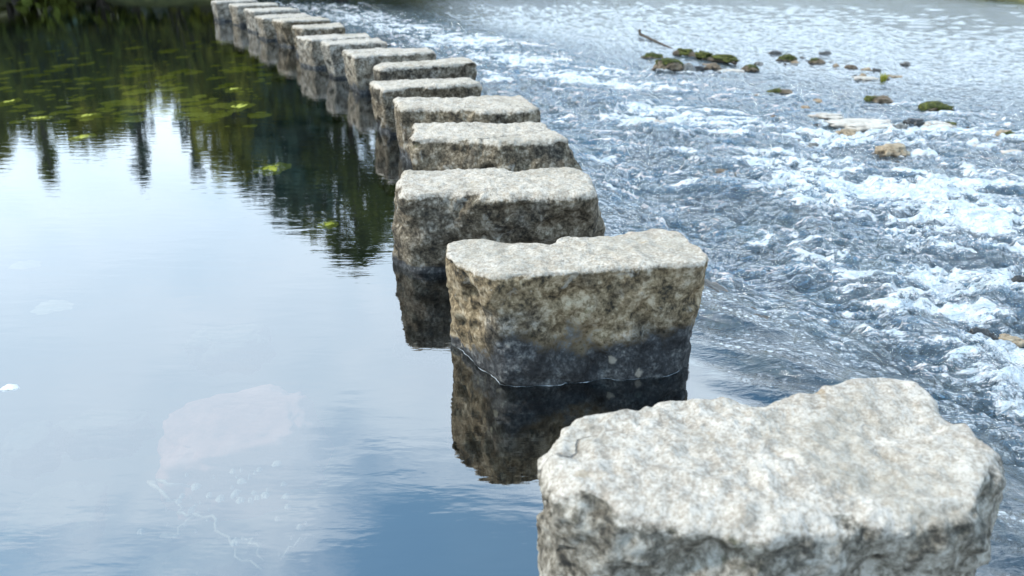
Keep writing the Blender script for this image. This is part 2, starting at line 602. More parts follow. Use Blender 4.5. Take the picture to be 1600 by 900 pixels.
def wf(x, y):
    z, t, fo, gl = water_fields(x, y)
    return z, {'turb': t, 'foam': fo, 'glide': gl}


SW = axis([(-90, -20, 10, 5), (-20, -2, 1.0, .2), (-2, .5, .2, .03), (.5, 3.2, .016, .018), (3.2, 6.5, .018, .04), (6.5, 14, .04, .10), (14, 30, .12, .6), (30, 110, 1, 10)])
YW = axis([(-4, 1.2, .6, .08), (1.2, 4.5, .014, .018), (4.5, 8, .018, .035), (8, 15, .035, .07), (15, 30, .08, .25), (30, 130, .4, 8)])
water = sheet('water', SW, YW, wf, M_WATER)
water['kind'] = 'structure'


def bf(x, y):
    t = turb(x, y)
    s = x - row_x(y)
    p = np.stack([x, y, 0 * x], 1)
    deep = sstep(s, .4, 1.1)
    z = level(x, y) - (.75 * (1 - deep) + .17 * deep) + .05 * fbm(p * 2.2, 3)
    hz = np.zeros(len(x))
    for hx, hy, rx, ry, hh in _HW:
        hz += hh * np.exp(-(((x - hx) / rx) ** 2 + ((y - hy) / ry) ** 2))
    z = z + hz * 1.1 * t
    return z, {'turb': sstep(s, .5, 1.2)}


bed = sheet('riverbed', axis([(-120, -10, 15, 2), (-10, .2, 1, .15), (.2, 6, .06, .1), (6, 20, .2, 1), (20, 130, 2, 15)]),
            axis([(-6, 1, 1, .2), (1, 9, .06, .1), (9, 30, .15, 1), (30, 140, 2, 15)]), bf, M_BED)
bed['kind'] = 'structure'

# ------------------------------------------------------------------ stepping stones
def polar(poly, c, th):
    """radius of a star shaped polygon round c at the angles th"""
    P = np.array(poly) - c
    r = np.zeros(len(th))
    d = np.stack([np.cos(th), np.sin(th)], 1)
    n = len(P)
    for i in range(n):
        a, b = P[i], P[(i + 1) % n]
        e = b - a
        den = d[:, 0] * (-e[1]) + d[:, 1] * e[0]
        den = np.where(np.abs(den) < 1e-9, 1e-9, den)
        tt = (a[0] * (-e[1]) + a[1] * e[0]) / den
        uu = (d[:, 0] * a[1] - d[:, 1] * a[0]) / den
        ok = (tt > 0) & (uu >= -1e-6) & (uu <= 1 + 1e-6)
        r = np.where(ok, np.maximum(r, tt), r)
    r = np.where(r <= 0, np.median(r[r > 0]), r)
    return r


def smooth_ring(r, w):
    for _ in range(w):
        r = .25 * np.roll(r, 1) + .5 * r + .25 * np.roll(r, -1)
    return r


def make_stone(top, bottom, h, seed, label, res=1.0, tan=.3, wet_h=.1, wet_amp=.12, mat=None, rough=1.0, rnd=.045, tilt=(0, 0),
               pits=1.0, zb=-.55, wet_side=None, rim=False):
    top = np.array(top, float)
    c = (top.min(0) + top.max(0)) / 2
    bottom = np.array(bottom, float) if bottom is not None else (top - c) * .95 + c
    N = int(240 * res)
    th = np.linspace(0, 2 * math.pi, N, endpoint=False)
    w = max(1, int(2 * res))
    rt = smooth_ring(polar(top, c, th), w)
    rb = smooth_ring(polar(bottom, c, th), w)
    L = max(10, int(56 * res)); A = max(4, int(10 * res)); K = max(8, int(46 * res))
    rings = []; tv = []
    zs = np.linspace(zb, h - rnd, L)
    for z in zs:
        f = np.clip((z - 0.0) / (h - rnd), -1.2, 1)
        r = rb + (rt - rb) * f if f >= 0 else rb * (1 - .06 * f)
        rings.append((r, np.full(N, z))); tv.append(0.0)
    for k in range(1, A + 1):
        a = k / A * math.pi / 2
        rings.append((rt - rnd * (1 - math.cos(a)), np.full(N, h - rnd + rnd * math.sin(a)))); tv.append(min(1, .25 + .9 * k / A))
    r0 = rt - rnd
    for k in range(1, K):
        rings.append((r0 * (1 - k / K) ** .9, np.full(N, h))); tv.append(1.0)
    V = []; T = []
    for (r, z), t in zip(rings, tv):
        V.append(np.stack([r * np.cos(th), r * np.sin(th), z], 1)); T.append(np.full(N, t))
    V = np.concatenate(V); T = np.concatenate(T)
    nr = len(rings)
    V = np.vstack([V, [[0, 0, h]]]); T = np.append(T, 1.0)
    idx = np.arange(nr * N).reshape(nr, N)
    nx = np.roll(idx, -1, axis=1)
    F = np.stack([idx[:-1], nx[:-1], nx[1:], idx[1:]], -1).reshape(-1, 4)
    last = idx[-1]; ctr = nr * N
    F2 = np.stack([last, np.roll(last, -1), np.full(N, ctr), np.full(N, ctr)], 1)
    # normals of the clean shape
    nrm = np.zeros_like(V)
    for q in (F,):
        a = V[q[:, 2]] - V[q[:, 0]]; b = V[q[:, 3]] - V[q[:, 1]]
        fn = np.cross(a, b)
        for k in range(4):
            np.add.at(nrm, q[:, k], fn)
    nrm[ctr] = (0, 0, 1)
    nrm /= np.maximum(np.linalg.norm(nrm, axis=1), 1e-9)[:, None]
    P = V + np.array([seed * 3.17, seed * 1.31, seed * .77])
    big = fbm(P * 2.6, 3)
    midn = fbm(P * 8.0, 4, .55)
    lump = 1 - np.abs(perlin(P * np.array([11., 17., 12.]))) * 2.2 + .8 * perlin(P * 21.)
    fine = fbm(P * 34., 3, .6)
    chip = np.minimum(0, fbm(P * np.array([6., 6., 7.]) + 50, 3) + .12)
    side = 1 - T
    D = rough * (big * (.020 * side + .014 * T) + midn * (.013 * side + .006 * T) + fine * (.0035 * side + .003 * T)
                 + lump * .0075 * T * pits + chip * (.05 * side + .03 * np.exp(-((T - .5) / .35) ** 2)))
    V = V + nrm * D[:, None]
    V[:, 2] += T * (tilt[0] * V[:, 0] + tilt[1] * V[:, 1])
    zz = V[:, 2]
    bd = fbm(P * np.array([2.4, 2.4, 3.0]) + 11, 4)
    lim = wet_h + wet_amp * bd
    if wet_side is not None:
        lim = lim + wet_side * np.minimum(0, V[:, 0] + .24)
    wetv = np.clip(.5 + (lim - zz) * 5.0, 0, 1)
    wetv = np.maximum(wetv, np.clip(.5 + (.035 + .02 * bd - zz) * 25, 0, 1)) * (1 - T)
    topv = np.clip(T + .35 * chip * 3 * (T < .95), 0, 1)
    faces = [tuple(f) for f in F.tolist()]
    me = bpy.data.meshes.new('stepping_stone')
    faces += [(int(a), int(b), ctr) for a, b in zip(last, np.roll(last, -1))]
    faces.append(tuple(int(i) for i in idx[0][::-1]))
    me.from_pydata(V.tolist(), [], faces)
    me.polygons.foreach_set('use_smooth', np.ones(len(faces), dtype=bool))
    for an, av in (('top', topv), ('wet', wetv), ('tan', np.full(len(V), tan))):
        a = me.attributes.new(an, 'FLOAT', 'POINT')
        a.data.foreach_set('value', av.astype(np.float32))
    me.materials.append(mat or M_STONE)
    me.update()
    o = obj('stepping_stone', me, loc=(c[0], c[1], 0))
    if rim:
        k0 = int(np.argmin(np.abs(zs)))
        ring = V[idx[k0]][:, :2]
        rad = np.linalg.norm(ring, axis=1)
        dirs = ring / rad[:, None]
        rad = np.maximum.reduce([np.linalg.norm(V[idx[k]][:, :2], axis=1) for k in (k0 - 1, k0, k0 + 1)]) + .001
        wv = np.maximum(.0002, .0004 + .0030 * fbm(np.stack([th * 5, th * 0, th * 0 + seed], 1), 3))
        QV = []
        for q in range(7):
            a = q / 6 * math.pi
            QV.append(np.column_stack([dirs * (rad + wv * (1 - math.cos(a)))[:, None] + c, .0005 + wv * .9 * math.sin(a)]))
        ixr = np.arange(7 * N).reshape(7, N); nxr = np.roll(ixr, -1, 1)
        FR = np.stack([ixr[:-1], nxr[:-1], nxr[1:], ixr[1:]], -1).reshape(-1, 4)
        ro = obj('water_edge', mesh_from('water_edge', np.concatenate(QV), FR, M_RIM))
        ro['kind'] = 'structure'
    tag(o, label, 'stepping stone', 'stepping stones in a row across the river')
    return o


H1 = .44
def pts(pl, h):
    return [at(a, b, h) for a, b in pl]

s1 = pts([(842, 705), (858, 668), (885, 645), (960, 632), (1015, 622), (1070, 616), (1120, 617), (1180, 621), (1240, 610), (1300, 602), (1350, 590), (1400, 583),
          (1445, 592), (1480, 628), (1492, 648), (1530, 652), (1562, 690), (1572, 735), (1560, 790), (1490, 808), (1350, 815), (1210, 832), (1080, 812), (960, 800), (870, 770)], .44)
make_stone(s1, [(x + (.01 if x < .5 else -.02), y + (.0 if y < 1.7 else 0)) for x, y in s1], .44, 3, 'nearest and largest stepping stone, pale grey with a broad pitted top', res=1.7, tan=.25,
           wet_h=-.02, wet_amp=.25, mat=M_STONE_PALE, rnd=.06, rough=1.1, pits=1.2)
s2 = pts([(690, 392), (697, 378), (730, 374), (770, 384), (810, 376), (850, 381), (885, 366), (930, 369), (985, 366), (1030, 360), (1065, 366), (1095, 384), (1112, 400), (1098, 412),
          (1050, 412), (930, 420), (850, 427), (800, 430), (768, 432), (745, 425), (715, 412), (697, 400)], .46)
b2 = [(-.27, 3.10), (-.255, 3.04), (-.12, 2.84), (-.012, 2.69), (.30, 2.725), (.608, 2.775), (.70, 2.84), (.735, 2.90), (.72, 3.22), (.4, 3.25), (-.2, 3.25)]
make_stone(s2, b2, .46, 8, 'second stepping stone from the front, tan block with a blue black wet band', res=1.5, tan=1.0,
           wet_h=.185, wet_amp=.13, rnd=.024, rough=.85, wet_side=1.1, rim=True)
s3 = pts([(617, 285), (626, 266), (700, 263), (760, 262), (830, 264), (900, 260), (925, 272), (938, 298), (925, 303), (780, 306), (700, 300), (640, 303), (622, 300)], .44)
b3 = [(-.64, 4.35), (-.62, 4.0), (-.5, 3.86), (.38, 3.9), (.53, 4.0), (.52, 4.45), (-.55, 4.5)]
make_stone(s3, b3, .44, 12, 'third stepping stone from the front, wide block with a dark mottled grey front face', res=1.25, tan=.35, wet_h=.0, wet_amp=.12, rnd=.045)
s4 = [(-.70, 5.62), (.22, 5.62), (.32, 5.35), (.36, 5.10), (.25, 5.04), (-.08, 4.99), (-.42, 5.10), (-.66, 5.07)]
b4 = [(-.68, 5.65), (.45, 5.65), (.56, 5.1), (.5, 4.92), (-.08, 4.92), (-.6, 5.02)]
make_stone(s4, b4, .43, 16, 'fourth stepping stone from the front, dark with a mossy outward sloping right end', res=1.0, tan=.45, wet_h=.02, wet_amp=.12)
s5 = [(-.98, 6.62), (-.3, 6.66), (.10, 6.74), (.22, 6.20), (.14, 6.10), (-.2, 6.05), (-.55, 6.16), (-.86, 6.18)]
make_stone(s5, [(-.93, 6.6), (.1, 6.7), (.27, 6.1), (-.2, 6.02), (-.8, 6.12)], .43, 21, 'fifth stepping stone from the front, long and pale topped with a brown streaked left side', res=.9, tan=.5, wet_h=.06, wet_amp=.12)
QUADS = [
    (6, [(-1.31, 7.55), (-.37, 7.85), (-.27, 7.45), (-1.13, 7.10)], 'sixth stepping stone from the front, narrow band of pale top above a greenish dark front'),
    (7, [(-1.49, 8.80), (-.55, 9.40), (-.38, 8.98), (-1.36, 8.42)], 'seventh stepping stone from the front, pale top with a notch in its dark right end'),
    (8, [(-2.02, 9.95), (-1.03, 10.28), (-.90, 9.82), (-1.80, 9.35)], 'eighth stepping stone from the front, long brown sided slab with a tapering right end'),
    (9, [(-2.54, 10.95), (-1.8, 11.40), (-1.62, 10.82), (-2.33, 10.50)], 'ninth stepping stone from the front, pale lip overhanging a narrowing dark base'),
    (10, [(-3.10, 11.95), (-2.15, 12.42), (-1.99, 11.87), (-2.78, 11.45)], 'tenth stepping stone from the front, pale grey left side and thin dark front'),
    (11, [(-3.50, 13.2), (-2.81, 13.75), (-2.58, 13.05), (-3.20, 12.75)], 'eleventh stepping stone from the front, dark fronted and half hidden by the tenth'),
    (12, [(-4.18, 14.50), (-3.42, 15.1), (-3.15, 14.55), (-3.82, 14.0)], 'twelfth stepping stone from the front, brown patched left side, dark right end'),
    (13, [(-4.80, 15.7), (-4.0, 16.25), (-3.72, 15.7), (-4.5, 15.15)], 'thirteenth stepping stone from the front, pale sided and overlapped by the twelfth'),
    (14, [(-5.46, 17.2), (-4.62, 17.75), (-4.30, 17.12), (-5.08, 16.55)], 'fourteenth stepping stone from the front, with a long flat white top near the top edge'),
    (15, [(-6.25, 18.7), (-5.5, 19.35), (-5.15, 18.75), (-5.9, 18.1)], 'fifteenth stepping stone from the front, light sided beside a dark gap at the top edge'),
    (16, [(-7.1, 19.9), (-6.35, 20.6), (-6.0, 20.05), (-6.75, 19.35)], 'farthest stepping stone, small and pale, where the row meets the top edge'),
]
for n, q, lab in QUADS:
    q = np.array(q); c = q.mean(0)
    m1 = q[[0, 1, 1, 2, 2, 3, 3, 0]]
    rr = np.random.RandomState(n)
    poly = []
    for i in range(4):
        a, b = q[i], q[(i + 1) % 4]
        for f in (0, .33, .66):
            pp = a + (b - a) * f
            poly.append(pp + (pp - c) * rr.uniform(-.04, .05))
    bot = [(np.array(pp) - c) * (.80 if n in (9, 12) else .92) + c for pp in poly]
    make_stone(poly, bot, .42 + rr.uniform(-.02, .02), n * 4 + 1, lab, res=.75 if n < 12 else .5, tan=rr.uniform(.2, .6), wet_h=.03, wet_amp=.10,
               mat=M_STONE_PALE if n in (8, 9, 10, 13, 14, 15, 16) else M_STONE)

# ------------------------------------------------------------------ far bank
def smooth_poly(n):
    return n


BANKX = np.array([-160, -60, -30, -18, -12, -6, 2, 9, 12.6, 18, 19.2, 20.5, 22, 30, 60, 160.])
BANKY = np.array([10, 19, 25, 27.6, 29.0, 32, 38, 42, 44, 40, 31, 26, 25, 24, 23, 21.])


def bank_fields(x, y):
    e = y - np.interp(x, BANKX, BANKY)
    p = np.stack([x, y, 0 * x], 1)
    n = fbm(p * .35, 4)
    z = -1.6 + .9 * sstep(e, -5, 0) + 1.05 * sstep(e + .6 * n, -.2, 1.3) + .9 * sstep(e, 1.5, 16) + 5.2 * sstep(e, 4, 22) * sstep(-x, -2, 14) + .12 * n * sstep(e, 0, 2) + 5 * sstep(e, 20, 120)
    return z, {'tone': .5 + .3 * n}


M_GRASSBANK = simple_rock('grassy_bank', [(.022, .026, .010), (.065, .07, .022), (.14, .135, .055)], .95, .8)
bank = sheet('far_bank', axis([(-160, -40, 10, 2), (-40, 40, .5, .5), (40, 160, 2, 10)]), axis([(4, 16, 3, .8), (16, 50, .3, .5), (50, 260, 1, 25)]), bank_fields, M_GRASSBANK, shear=False)
bank['kind'] = 'structure'


def ground_z(x, y):
    z, _ = bank_fields(np.array([float(x)]), np.array([float(y)]))
    return float(z[0])


# ------------------------------------------------------------------ trees beyond the water
M_BARK = simple_rock('bark', [(.02, .016, .012), (.06, .05, .04), (.14, .125, .105)], .9, 3)
M_LEAF_DARK = leaf_material('dark_leaves', (.04, .055, .013), (.17, .20, .045), .45)
M_LEAF_OLIVE = leaf_material('olive_leaves', (.08, .09, .016), (.30, .30, .06), .45)
M_LEAF_BLUE = leaf_material('blue_green_leaves', (.03, .055, .042), (.11, .165, .13), .3)


def tube(bm, pts_, radii, seg=8):
    prev = None
    for i, (p, r) in enumerate(zip(pts_, radii)):
        p = Vector(p)
        d = (Vector(pts_[min(i + 1, len(pts_) - 1)]) - Vector(pts_[max(i - 1, 0)])).normalized()
        a = d.orthogonal().normalized() if prev is None else (prev - d * prev.dot(d)).normalized()
        prev = a
        b = d.cross(a)
        ring = [bm.verts.new(p + (a * math.cos(2 * math.pi * k / seg) + b * math.sin(2 * math.pi * k / seg)) * r) for k in range(seg)]
        if i:
            for k in range(seg):
                bm.faces.new((last[k], last[(k + 1) % seg], ring[(k + 1) % seg], ring[k]))
        else:
            bm.faces.new(ring[::-1])
        last = ring
    bm.faces.new(last)


def bm_obj(name, bm, mat, parent=None, loc=(0, 0, 0)):
    bmesh.ops.recalc_face_normals(bm, faces=bm.faces)
    me = bpy.data.meshes.new(name)
    bm.to_mesh(me); bm.free()
    me.polygons.foreach_set('use_smooth', np.ones(len(me.polygons), dtype=bool))
    me.materials.append(mat)
    return obj(name, me, parent, loc)


def leaf_cloud(rng, blobs, per, size, squash=1.0):
    """quads scattered on and inside a set of ellipsoid clumps"""
    C = []; T = []
    for (cx_, cy_, cz_, rx_, ry_, rz_) in blobs:
        m = max(20, int(per * (rx_ * ry_ + rx_ * rz_ + ry_ * rz_) / 3))
        d = rng.normal(size=(m, 3)); d /= np.linalg.norm(d, axis=1)[:, None]
        rad = rng.uniform(.45, 1.08, m) ** .6
        rad *= 1 + .25 * perlin(d * 2.2 + cx_)
        C.append(np.array([cx_, cy_, cz_]) + d * rad[:, None] * np.array([rx_, ry_, rz_]))
        T.append(np.clip(rng.uniform(.15, .85) + rng.normal(0, .18, m), 0, 1))
    C = np.concatenate(C); T = np.concatenate(T)
    n = len(C)
    a = rng.normal(size=(n, 3)); a /= np.linalg.norm(a, axis=1)[:, None]
    b = np.cross(a, rng.normal(size=(n, 3))); b /= np.linalg.norm(b, axis=1)[:, None]
    s = size * rng.uniform(.5, 1.3, n)[:, None]
    V = np.stack([C - a * s, C + b * s * .55, C + a * s, C - b * s * .55], 1).reshape(-1, 3)
    F = np.arange(4 * n).reshape(n, 4)
    return V, F, np.repeat(T, 4)


def tree(x, y, h, spread, kind, label, seed, base=.22, conif=False, dens=60):
    rng = np.random.RandomState(seed)
    z0 = ground_z(x, y) - .1
    root = obj('tree', None, loc=(x, y, z0))
    tag(root, label, 'tree', 'trees on the far bank')
    bm = bmesh.new()
    lean = rng.uniform(-.05, .05, 2)
    tp = [(lean[0] * h * f ** 2, lean[1] * h * f ** 2, h * f) for f in np.linspace(0, .92, 8)]
    tr_ = [h * .015 * (1 - f) + .03 for f in np.linspace(0, .92, 8)]
    tr_[0] *= 1.4
    tube(bm, tp, tr_)
    blobs = []
    nb = 16 if not conif else 14
    for i in range(nb):
        f = base + (1 - base) * ((i + .5) / nb) ** (.85 if conif else .9)
        ang = i * 2.4 + rng.uniform(-.4, .4)
        if conif:
            rr_ = spread * (1.02 - f) / (1 - base) * .75
        else:
            rr_ = spread * (math.sin(min(1, (f - base) / (1 - base) * .92 + .08) * math.pi) ** .55) * rng.uniform(.45, .85)
        if f > .93:
            rr_ *= .25
        px_, py_ = rr_ * math.cos(ang) + lean[0] * h * f * f, rr_ * math.sin(ang) + lean[1] * h * f * f
        sz = (spread * .42 if not conif else max(.25, spread * .5 * (1.08 - f))) * rng.uniform(.75, 1.25)
        pz = h * f - sz * .2
        blobs.append((px_, py_, pz, sz, sz, sz * (.75 if not conif else 1.1)))
        j = int(min(6, max(1, f * 6.2)))
        st = Vector(tp[j])
        tube(bm, [st, st.lerp(Vector((px_, py_, pz)), .5) + Vector((0, 0, .15)), Vector((px_, py_, pz))], [tr_[j] * .6 + .02, .05 + tr_[j] * .2, .02], 5)
    bm_obj('trunk', bm, M_BARK, root)
    V, F, T = leaf_cloud(rng, blobs, dens * 4.0, .24)
    mat = {'dark': M_LEAF_DARK, 'olive': M_LEAF_OLIVE, 'blue': M_LEAF_BLUE}[kind]
    obj('crown', mesh_from('crown', V, F, mat, False, {'tone': T}), root)
    return root


def polar_xy(azd, dist):
    return dist * math.sin(R(azd)), dist * math.cos(R(azd))


TREES = [  # azimuth, distance, elevation of the top, crown radius, kind, conifer, label
    (-47, 36, 15.0, 3.0, 'dark', False, 'broad dark green tree on the bank beyond the left edge of the pool'),
    (-41, 34, 13.5, 2.6, 'olive', False, 'olive green tree second from the left on the far bank'),
    (-35.5, 35, 12.3, 2.4, 'olive', False, 'olive bushy tree mirrored at the left edge of the pool'),
    (-30.3, 33, 13.6, 1.7, 'dark', True, 'pointed dark tree mirrored as the leftmost peak in the pool'),
    (-33.2, 37, 11.4, 2.2, 'olive', False, 'olive tree just left of the leftmost pointed tree'),
    (-26.2, 38, 11.2, 1.8, 'dark', False, 'low dark tree just left of the slim spike shaped tree'),
    (-20.4, 38, 11.3, 1.9, 'dark', False, 'low dark tree right of the gap of mirrored sky'),
    (-27.9, 37, 11.3, 2.0, 'olive', False, 'low olive tree between the two pointed trees on the far bank'),
    (-24.8, 34, 13.9, 1.25, 'blue', True, 'slim blue green tree mirrored as a narrow spike in the pool'),
    (-21.9, 36, 14.3, 1.3, 'blue', True, 'slim hazy blue green tree beside the gap of mirrored sky'),
    (-19.0, 33, 14.0, 2.0, 'olive', False, 'olive tree with thin crown left of the tallest mirrored tree'),
    (-15.4, 34, 17.2, 2.6, 'blue', False, 'tall blue green tree with gaps of sky in its crown'),
    (-11.4, 33, 20.8, 3.1, 'dark', False, 'tallest dark green tree, mirrored beside the third stepping stone'),
    (-7.0, 38, 16.0, 2.6, 'dark', False, 'dark tree on the far bank behind the row of stones'),
    (7.0, 66, 3.0, 2.0, 'dark', False, 'distant low dark tree straight beyond the rapids'),
    ]
for i, (a_, d_, e_, sp, kd, cf, lab) in enumerate(TREES):
    x, y = polar_xy(a_, d_)
    h = d_ * math.tan(R(e_)) - CAMH - ground_z(x, y)
    tree(x, y, h, sp, kd, lab, 100 + i, base=.12 if cf else .2, conif=cf)

# undergrowth along the water's edge
def shrub(x, y, rx_, rz_, kind, label, seed):
    rng = np.random.RandomState(seed)
    z0 = ground_z(x, y) - .1
    root = obj('shrub', None, loc=(x, y, z0))
    tag(root, label, 'shrub', 'shrubs along the far bank')
    blobs = []
    bm = bmesh.new()
    for k in range(7):
        an = rng.uniform(0, 6.28); q = rng.uniform(0, .75) * rx_
        s_ = rx_ * rng.uniform(.35, .55)
        b = (q * math.cos(an), q * math.sin(an) * .7, rz_ * rng.uniform(.3, .85), s_, s_, s_ * .9)
        blobs.append(b)
        tube(bm, [(0, 0, 0), (b[0] * .4, b[1] * .4, b[2] * .5), b[:3]], [.06, .04, .015], 5)
    bm_obj('stem', bm, M_BARK, root)
    V, F, T = leaf_cloud(rng, blobs, 150, .17)
    mat = {'dark': M_LEAF_DARK, 'olive': M_LEAF_OLIVE, 'blue': M_LEAF_BLUE}[kind]
    obj('foliage', mesh_from('foliage', V, F, mat, False, {'tone': T}), root)


rng = np.random.RandomState(5)
SH = [(-38, 27.8, 1.6, 2.4, 'blue'), (-35, 28.5, 1.8, 2.8, 'dark'), (-32, 29, 1.5, 2.2, 'blue'), (-29, 29.5, 1.9, 3.0, 'dark'), (-26, 30, 1.7, 2.6, 'olive'), (-23, 30.5, 1.6, 3.0, 'dark'),
      (-20, 31, 1.8, 2.8, 'olive'), (-17, 32, 1.7, 3.2, 'dark'), (-14, 33.0, 1.9, 3.0, 'olive'), (-10.5, 34, 1.9, 3.2, 'dark'), (-7, 36, 1.7, 2.6, 'olive')]
names = ['blue green shrub at the left end of the bank', 'dark rounded shrub beside the blue green one at the left', 'small blue green shrub third from the left on the bank', 'tall dark shrub beneath the leftmost pointed tree',
         'olive shrub beneath the low olive tree', 'dark shrub beneath the slim spike shaped tree', 'olive shrub beside the hazy slim tree', 'dark shrub close to where the stepping stones land',
         'olive shrub under the tall blue green tree', 'dark shrub under the tallest tree', 'olive shrub farthest right on the near stretch of bank']
for i, ((a_, d_, rx_, rz_, kd), lab) in enumerate(zip(SH, names)):
    x, y = polar_xy(a_, d_)
    y = max(y, float(np.interp(x, BANKX, BANKY)) + 1.0)
    shrub(x, y, rx_ * 1.35, rz_ * 1.3, kd, lab, 300 + i)

# ------------------------------------------------------------------ rocks in the rapids
M_ROCK_TAN = simple_rock('tan_rock', [(.10, .075, .045), (.30, .23, .15), (.50, .42, .31)], wet=1)
M_ROCK_PALE = simple_rock('pale_rock', [(.22, .19, .155), (.46, .41, .35), (.64, .59, .52)])
M_ROCK_DARK = simple_rock('dark_rock_and_hollow', [(.008, .009, .010), (.030, .030, .028), (.09, .085, .075)], .4)  # dark rocks, and black lumps painting the shade of hollows
M_ROCK_GREY = simple_rock('grey_rock', [(.05, .052, .05), (.16, .16, .15), (.33, .33, .31)], wet=1)
M_ROCK_BROWN = simple_rock('brown_rock', [(.03, .022, .014), (.13, .095, .06), (.30, .24, .17)], wet=1)
M_MOSS = simple_rock('moss', [(.010, .013, .003), (.040, .048, .009), (.17, .18, .025)], .95, 30)
M_WOOD = simple_rock('driftwood_bark', [(.02, .017, .012), (.07, .055, .04), (.16, .13, .10)], .9, 20)


def lump(seed, sx, sy, sz, n=28, flat=.0, amp=.28, freq=1.5):
    """an uneven rounded body: local verts and quads of a cube-sphere"""
    u = np.linspace(-1, 1, n)
    V = []; F = []
    off = 0
    for ax in range(3):
        for sg in (-1, 1):
            a, b = np.meshgrid(np.tan(u * math.pi / 4), np.tan(u * math.pi / 4))
            p = np.zeros((n * n, 3))
            p[:, ax] = sg
            p[:, (ax + 1) % 3] = a.ravel() * sg
            p[:, (ax + 2) % 3] = b.ravel()
            V.append(p)
            idx = np.arange(n * n).reshape(n, n) + off
            F.append(np.stack([idx[:-1, :-1], idx[:-1, 1:], idx[1:, 1:], idx[1:, :-1]], -1).reshape(-1, 4))
            off += n * n
    V = np.concatenate(V); F = np.concatenate(F)
    V /= np.linalg.norm(V, axis=1)[:, None]
    key = np.round(V * 1e5).astype(np.int64)
    uq, first, inv = np.unique(key, axis=0, return_index=True, return_inverse=True)
    inv = inv.ravel()
    V = V[first]; F = inv[F]
    bx = np.sign(V) * np.abs(V) ** .75
    bx /= np.maximum(np.linalg.norm(bx, axis=1), 1e-6)[:, None] ** .8
    d = 1 + amp * fbm(V * freq + seed * 2.3, 4, .55) + .35 * amp * np.minimum(0, fbm(V * 3.1 + seed, 2))
    P = bx * d[:, None]
    if flat:
        P[:, 2] = np.where(P[:, 2] > flat, flat + (P[:, 2] - flat) * .25, P[:, 2])
    P = P * np.array([sx, sy, sz])
    return P, F


def rock(px, py, wpx, hpx, mat, label, seed, aspect=.75, flat=0, up_=.0, moss=None, amp=.28, yaw=0.0, group='rocks showing above the rapids', cat='rock', name='rock'):
    x, y, z = one_level(px, py + hpx * .3)
    zc_ = y * math.cos(PITCH) + (CAMH - z) * math.sin(PITCH)
    w = wpx / FPX * zc_ / 2
    hgt = hpx / FPX * zc_ * .68
    P, F = lump(seed, w, w * aspect, hgt, 24, flat, amp)
    ca, sa = math.cos(yaw), math.sin(yaw)
    P = np.stack([P[:, 0] * ca - P[:, 1] * sa, P[:, 0] * sa + P[:, 1] * ca, P[:, 2]], 1)
    o = obj(name, mesh_from(name, P, F, mat), loc=(x, y, z - hgt * (.12 - up_)))
    tag(o, label, cat, group)
    if moss:
        # moss cushion grown over part of the rock: its own shell a little proud of the surface
        mx_, my_, mr = moss
        c = np.array([mx_ * w, my_ * w * aspect, hgt * .8])
        dist = np.linalg.norm((P - c) / np.array([w, w * aspect, hgt]), axis=1) + .35 * perlin(P * 9 / max(w, .05) * .25 + seed)
        keep = dist < mr
        fk = keep[F].all(1)
        if fk.sum() > 6:
            Fm = F[fk]
            used = np.unique(Fm)
            remap = -np.ones(len(P), int); remap[used] = np.arange(len(used))
            Q = P[used]
            nn = Q / np.maximum(np.linalg.norm(Q, axis=1), 1e-6)[:, None]
            thick = np.clip((mr - dist[used]) / mr, 0, 1) ** .5
            Q = Q + nn * (.004 + .05 * w + (.10 * w) * thick * (1 + .5 * perlin(Q * 30)))[:, None] * np.clip(thick * 3, .0, 1)[:, None]
            mo = obj('moss', mesh_from('moss', Q, remap[Fm], M_MOSS), o)
            mo['label'] = 'cushion of green moss'
    return o


